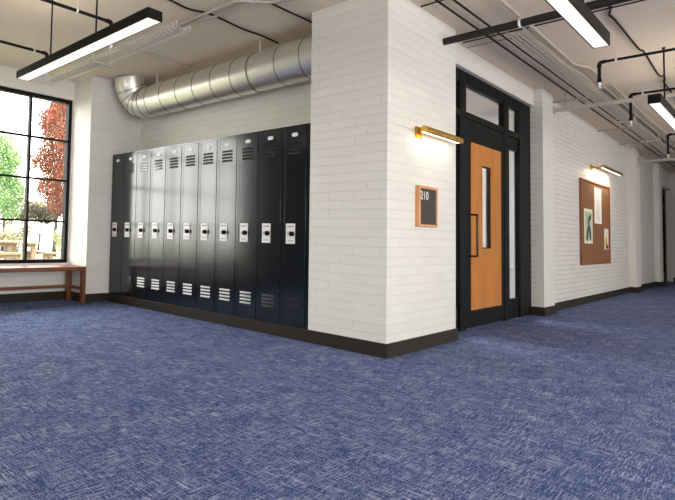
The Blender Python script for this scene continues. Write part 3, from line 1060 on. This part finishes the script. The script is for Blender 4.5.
# ------------------------------------------------------------------ cork board and its papers
cb = empty('bulletin_board', (7.1, 0.09, 0.57), 'tall wood framed brown cork board on the corridor wall', 'bulletin board')
x0, x1, z0, z1, t_ = 6.10, 8.02, 0.575, 1.860, 0.035
MB().box(x0, x0 + t_, 0.06, 0.09, z0, z1).box(x1 - t_, x1, 0.06, 0.09, z0, z1).box(x0 + t_, x1 - t_, 0.06, 0.09, z0, z0 + 0.025).box(x0 + t_, x1 - t_, 0.06, 0.09, z1 - 0.025, z1).build('board_frame', m_boardframe, cb, bevel=0.002)
MB().box(x0 + t_, x1 - t_, 0.072, 0.089, z0 + 0.025, z1 - 0.025).build('cork_panel', m_cork, cb)

def flat(parent, name, mat, pts, y):
    return MB().prism(pts, 'Y', y, y - 0.0012).build(name, mat, parent)

def leafshape(cx, cz, L, wd, ang, n=10):
    out = []
    for k in range(n * 2):
        t = k / n if k < n else 2 - k / n
        s = 1 if k < n else -1
        u = (t - 0.5) * L
        v = s * wd * math.sin(PI * min(max(t, 0.02), 0.98)) ** 0.8 / 2
        out.append((cx + u * math.cos(ang) - v * math.sin(ang), cz + u * math.sin(ang) + v * math.cos(ang)))
    return out

def paper(label, x0, x1, z0, z1, mat):
    o = MB().box(x0, x1, 0.069, 0.0718, z0, z1).build('poster', mat)
    return tag(o, label, 'poster', 'papers pinned to the cork board')

yp = 0.0688
p = paper('cream botanical print with dark green leaves, left side of cork board', 6.285, 6.795, 0.895, 1.420, m_paper)
flat(p, 'printed_backdrop', m_inkpale, [(6.345, 0.945), (6.735, 0.945), (6.735, 1.375), (6.345, 1.375)], yp)
k = 0
for cx, cz, L, wd, a in ((6.50, 1.10, 0.34, 0.09, 0.95), (6.62, 1.06, 0.30, 0.09, 1.9), (6.56, 1.26, 0.26, 0.08, 0.6), (6.45, 0.99, 0.16, 0.08, 1.3), (6.66, 1.30, 0.13, 0.06, 1.2)):
    k += 1
    flat(p, 'printed_leaf', m_inkgreen if k % 2 else m_inkblack, leafshape(cx, cz, L * 0.9, wd, a), yp - 0.0013)
p = paper('long white sheet with faint grey drawing at top of cork board', 6.945, 7.425, 1.217, 1.782, m_paperw)
for cx, cz, L, wd, a in ((7.16, 1.55, 0.34, 0.030, 1.5), (7.21, 1.40, 0.26, 0.028, 1.2), (7.12, 1.36, 0.18, 0.03, 2.0), (7.24, 1.30, 0.2, 0.03, 0.6)):
    flat(p, 'printed_stem', m_inkgrey, leafshape(cx, cz, L, wd, a), yp)
p = paper('narrow cream card with yellow flower at lower right of cork board', 7.608, 7.905, 0.808, 1.148, m_paper)
flat(p, 'printed_flower', m_inkyellow, leafshape(7.73, 0.92, 0.20, 0.15, 1.5), yp)
flat(p, 'printed_pot', m_inkbrown, [(7.70, 0.82), (7.87, 0.82), (7.88, 0.88), (7.78, 0.90)], yp)
flat(p, 'printed_stem', m_inkgrey, leafshape(7.79, 1.05, 0.14, 0.03, 1.3), yp)

BOARD_SHIFT = Vector((-0.03, 0, 0))
for o_ in [cb] + [o for o in COL.objects if o.name.startswith('poster')]:
    o_.location += BOARD_SHIFT

# ------------------------------------------------------------------ outdoors
GZ = -0.28
tag(MB().box(-60, 90, 4.3, 120, GZ - 0.2, GZ).build('lawn', m_lawn), 'bright green lawn outside the window', 'lawn', None, 'structure')

def slab(name, label, cat, x0, x1, y0, y1, h, group):
    t = empty(name, ((x0 + x1) / 2, (y0 + y1) / 2, GZ), label, cat, group)
    m = MB()
    n = max(2, int((x1 - x0) / 0.14))
    wd = (x1 - x0) / n
    for k in range(n): m.box(x0 + k * wd, x0 + (k + 1) * wd - 0.012, y0, y1, GZ + h - 0.055, GZ + h)
    m.build('tabletop' if 'table' in name else 'seat', m_picnic, t)
    for y in (y0 + 0.18, y1 - 0.30):
        MB().box(x0 + 0.06, x1 - 0.06, y, y + 0.10, GZ + h - 0.16, GZ + h - 0.056).build('cross_beam', m_picnic, t)
        for a in (x0 + 0.07, x1 - 0.20):
            MB().box(a, a + 0.13, y, y + 0.10, GZ, GZ + h - 0.161).build('leg', m_picnic, t)
slab('picnic_table', 'timber picnic table on the lawn, cut by the left edge of the photo', 'picnic table', 2.2, 3.55, 13.2, 15.0, 0.76, 'outdoor tables')
slab('picnic_table', 'narrow timber picnic table on the lawn, just left of the window mullion', 'picnic table', 3.66, 4.22, 12.9, 14.7, 0.74, 'outdoor tables')
slab('picnic_bench', 'timber bench on the lawn, right of the window mullion', 'bench', 4.36, 4.80, 12.8, 14.5, 0.43, 'outdoor benches')
slab('picnic_bench', 'timber bench on the lawn in front of the left picnic table', 'bench', 2.5, 3.42, 12.4, 12.8, 0.43, 'outdoor benches')

def tree(name, label, x, y, blobs, nleaf, size, mat, trunk_h, trunk_r, seed, cat='tree', group=None):
    rnd = random.Random(seed)
    root = empty(name, (x, y, GZ), label, cat, group)
    tr = MB()
    top = (x + 0.15, y, GZ + trunk_h)
    tr.tube([(x, y, GZ), (x + 0.05, y, GZ + trunk_h * 0.4), top], [trunk_r, trunk_r * 0.75, trunk_r * 0.5], 10)
    for b in blobs:
        c = Vector(b[:3])
        s = Vector((x + 0.08, y, GZ + trunk_h * rnd.uniform(0.45, 0.95)))
        md = (s + c) / 2 + Vector((0, 0, 0.15))
        tr.tube([tuple(s), tuple(md), tuple(c)], [trunk_r * 0.4, trunk_r * 0.25, 0.012], 6)
    tr.build('trunk', m_trunk, root, smooth=True)
    lv = MB()
    tot = sum(b[3] ** 2 for b in blobs)
    for b in blobs:
        n = int(nleaf * b[3] ** 2 / tot)
        for _ in range(n):
            while True:
                d = Vector((rnd.uniform(-1, 1), rnd.uniform(-1, 1), rnd.uniform(-1, 1)))
                if 0.15 < d.length < 1: break
            d *= (0.6 + 0.4 * rnd.random())
            c = Vector(b[:3]) + d * b[3]
            if c.z < GZ + 0.03: continue
            u = Vector((rnd.gauss(0, 1), rnd.gauss(0, 1), rnd.gauss(0, 1))).normalized()
            v = u.cross(Vector((rnd.gauss(0, 1), rnd.gauss(0, 1), rnd.gauss(0, 1)))).normalized()
            s = size * rnd.uniform(0.6, 1.3)
            i = len(lv.v)
            lv.v += [tuple(c - u * s), tuple(c + v * s * 0.5 - u * s * 0.1), tuple(c + u * s), tuple(c - v * s * 0.5 + u * s * 0.1)]
            lv.f.append((i, i + 1, i + 2, i + 3))
    me = bpy.data.meshes.new('foliage')
    off = Vector((x, y, GZ))
    me.from_pydata([tuple(Vector(p) - off) for p in lv.v], [], lv.f)
    me.materials.append(mat)
    o = bpy.data.objects.new('foliage', me)
    COL.objects.link(o)
    o.parent = root
    o['kind'] = 'stuff'
    return root

tree('maple_tree', 'red and orange autumn maple tree outside the window', 7.7, 18, [(7.3, 18, 5.5, 0.85), (8.0, 18.2, 5.8, 0.95), (7.5, 17.8, 4.6, 0.95), (8.3, 18, 4.7, 0.95), (7.1, 18.2, 3.8, 0.75), (7.8, 17.8, 3.3, 1.0), (8.5, 18, 3.4, 0.95), (7.2, 18, 2.7, 0.7), (7.9, 18, 2.2, 0.8), (8.6, 18.2, 2.0, 0.9), (7.7, 18.0, 6.5, 0.7), (8.5, 18.1, 6.2, 0.6), (9.1, 18.1, 5.2, 0.8), (9.2, 18.1, 4.0, 0.8), (9.2, 18.1, 2.7, 0.8)], 40000, 0.05, m_red, 4.5, 0.10, 3)
tree('green_tree', 'bright green tree at the left edge of the window view', 5.0, 18.5, [(5.1, 18.5, 4.2, 0.75), (5.7, 18.5, 3.7, 0.6), (4.6, 18.5, 4.6, 0.9), (5.4, 18.5, 3.0, 0.75), (5.9, 18.3, 2.5, 0.6), (4.7, 18.5, 3.3, 1.0), (5.0, 18.3, 2.1, 0.8), (5.8, 18.5, 1.7, 0.6), (4.2, 18.5, 2.6, 0.9), (3.6, 18.5, 3.6, 0.9)], 20000, 0.05, m_green, 3.8, 0.09, 5)
tree('olive_tree', 'thin olive brown tree between the green tree and maple', 7.6, 23, [(7.6, 23, 5.2, 0.7), (8.1, 23, 4.5, 0.75), (7.8, 23, 3.6, 0.8), (8.3, 23, 2.7, 0.8), (7.5, 23, 2.4, 0.75), (8.6, 23, 1.9, 0.8), (9.4, 23, 1.9, 0.9), (10.2, 23, 1.9, 0.9), (7.7, 23, 1.4, 0.7), (6.6, 23, 1.6, 0.9)], 15000, 0.055, m_olive, 4.0, 0.09, 9)
tree('dark_shrub', 'dark olive shrub below the red maple crown', 8.0, 20, [(7.7, 20, 1.7, 0.5), (8.3, 20, 1.5, 0.55), (8.9, 20, 1.8, 0.5), (7.2, 20, 1.4, 0.4)], 3500, 0.055, m_darkleaf, 1.4, 0.05, 21, 'shrub')
tree('bush', 'pale green bush on the lawn below the maple', 7.9, 17, [(7.5, 17, 0.25, 0.40), (8.0, 17, 0.45, 0.55), (7.3, 17, 0.6, 0.35), (8.2, 17, 1.0, 0.5), (7.7, 17, 0.9, 0.4)], 3200, 0.042, m_bush, 0.5, 0.03, 11, 'bush', 'bushes outside')
tree('bush', 'sparse yellowish bush behind the picnic tables', 5.4, 17, [(5.0, 17, 0.55, 0.5), (5.5, 17, 0.75, 0.55), (4.4, 17, 0.7, 0.5), (5.9, 17, 0.9, 0.45)], 3000, 0.042, m_olive, 0.5, 0.03, 13, 'bush', 'bushes outside')
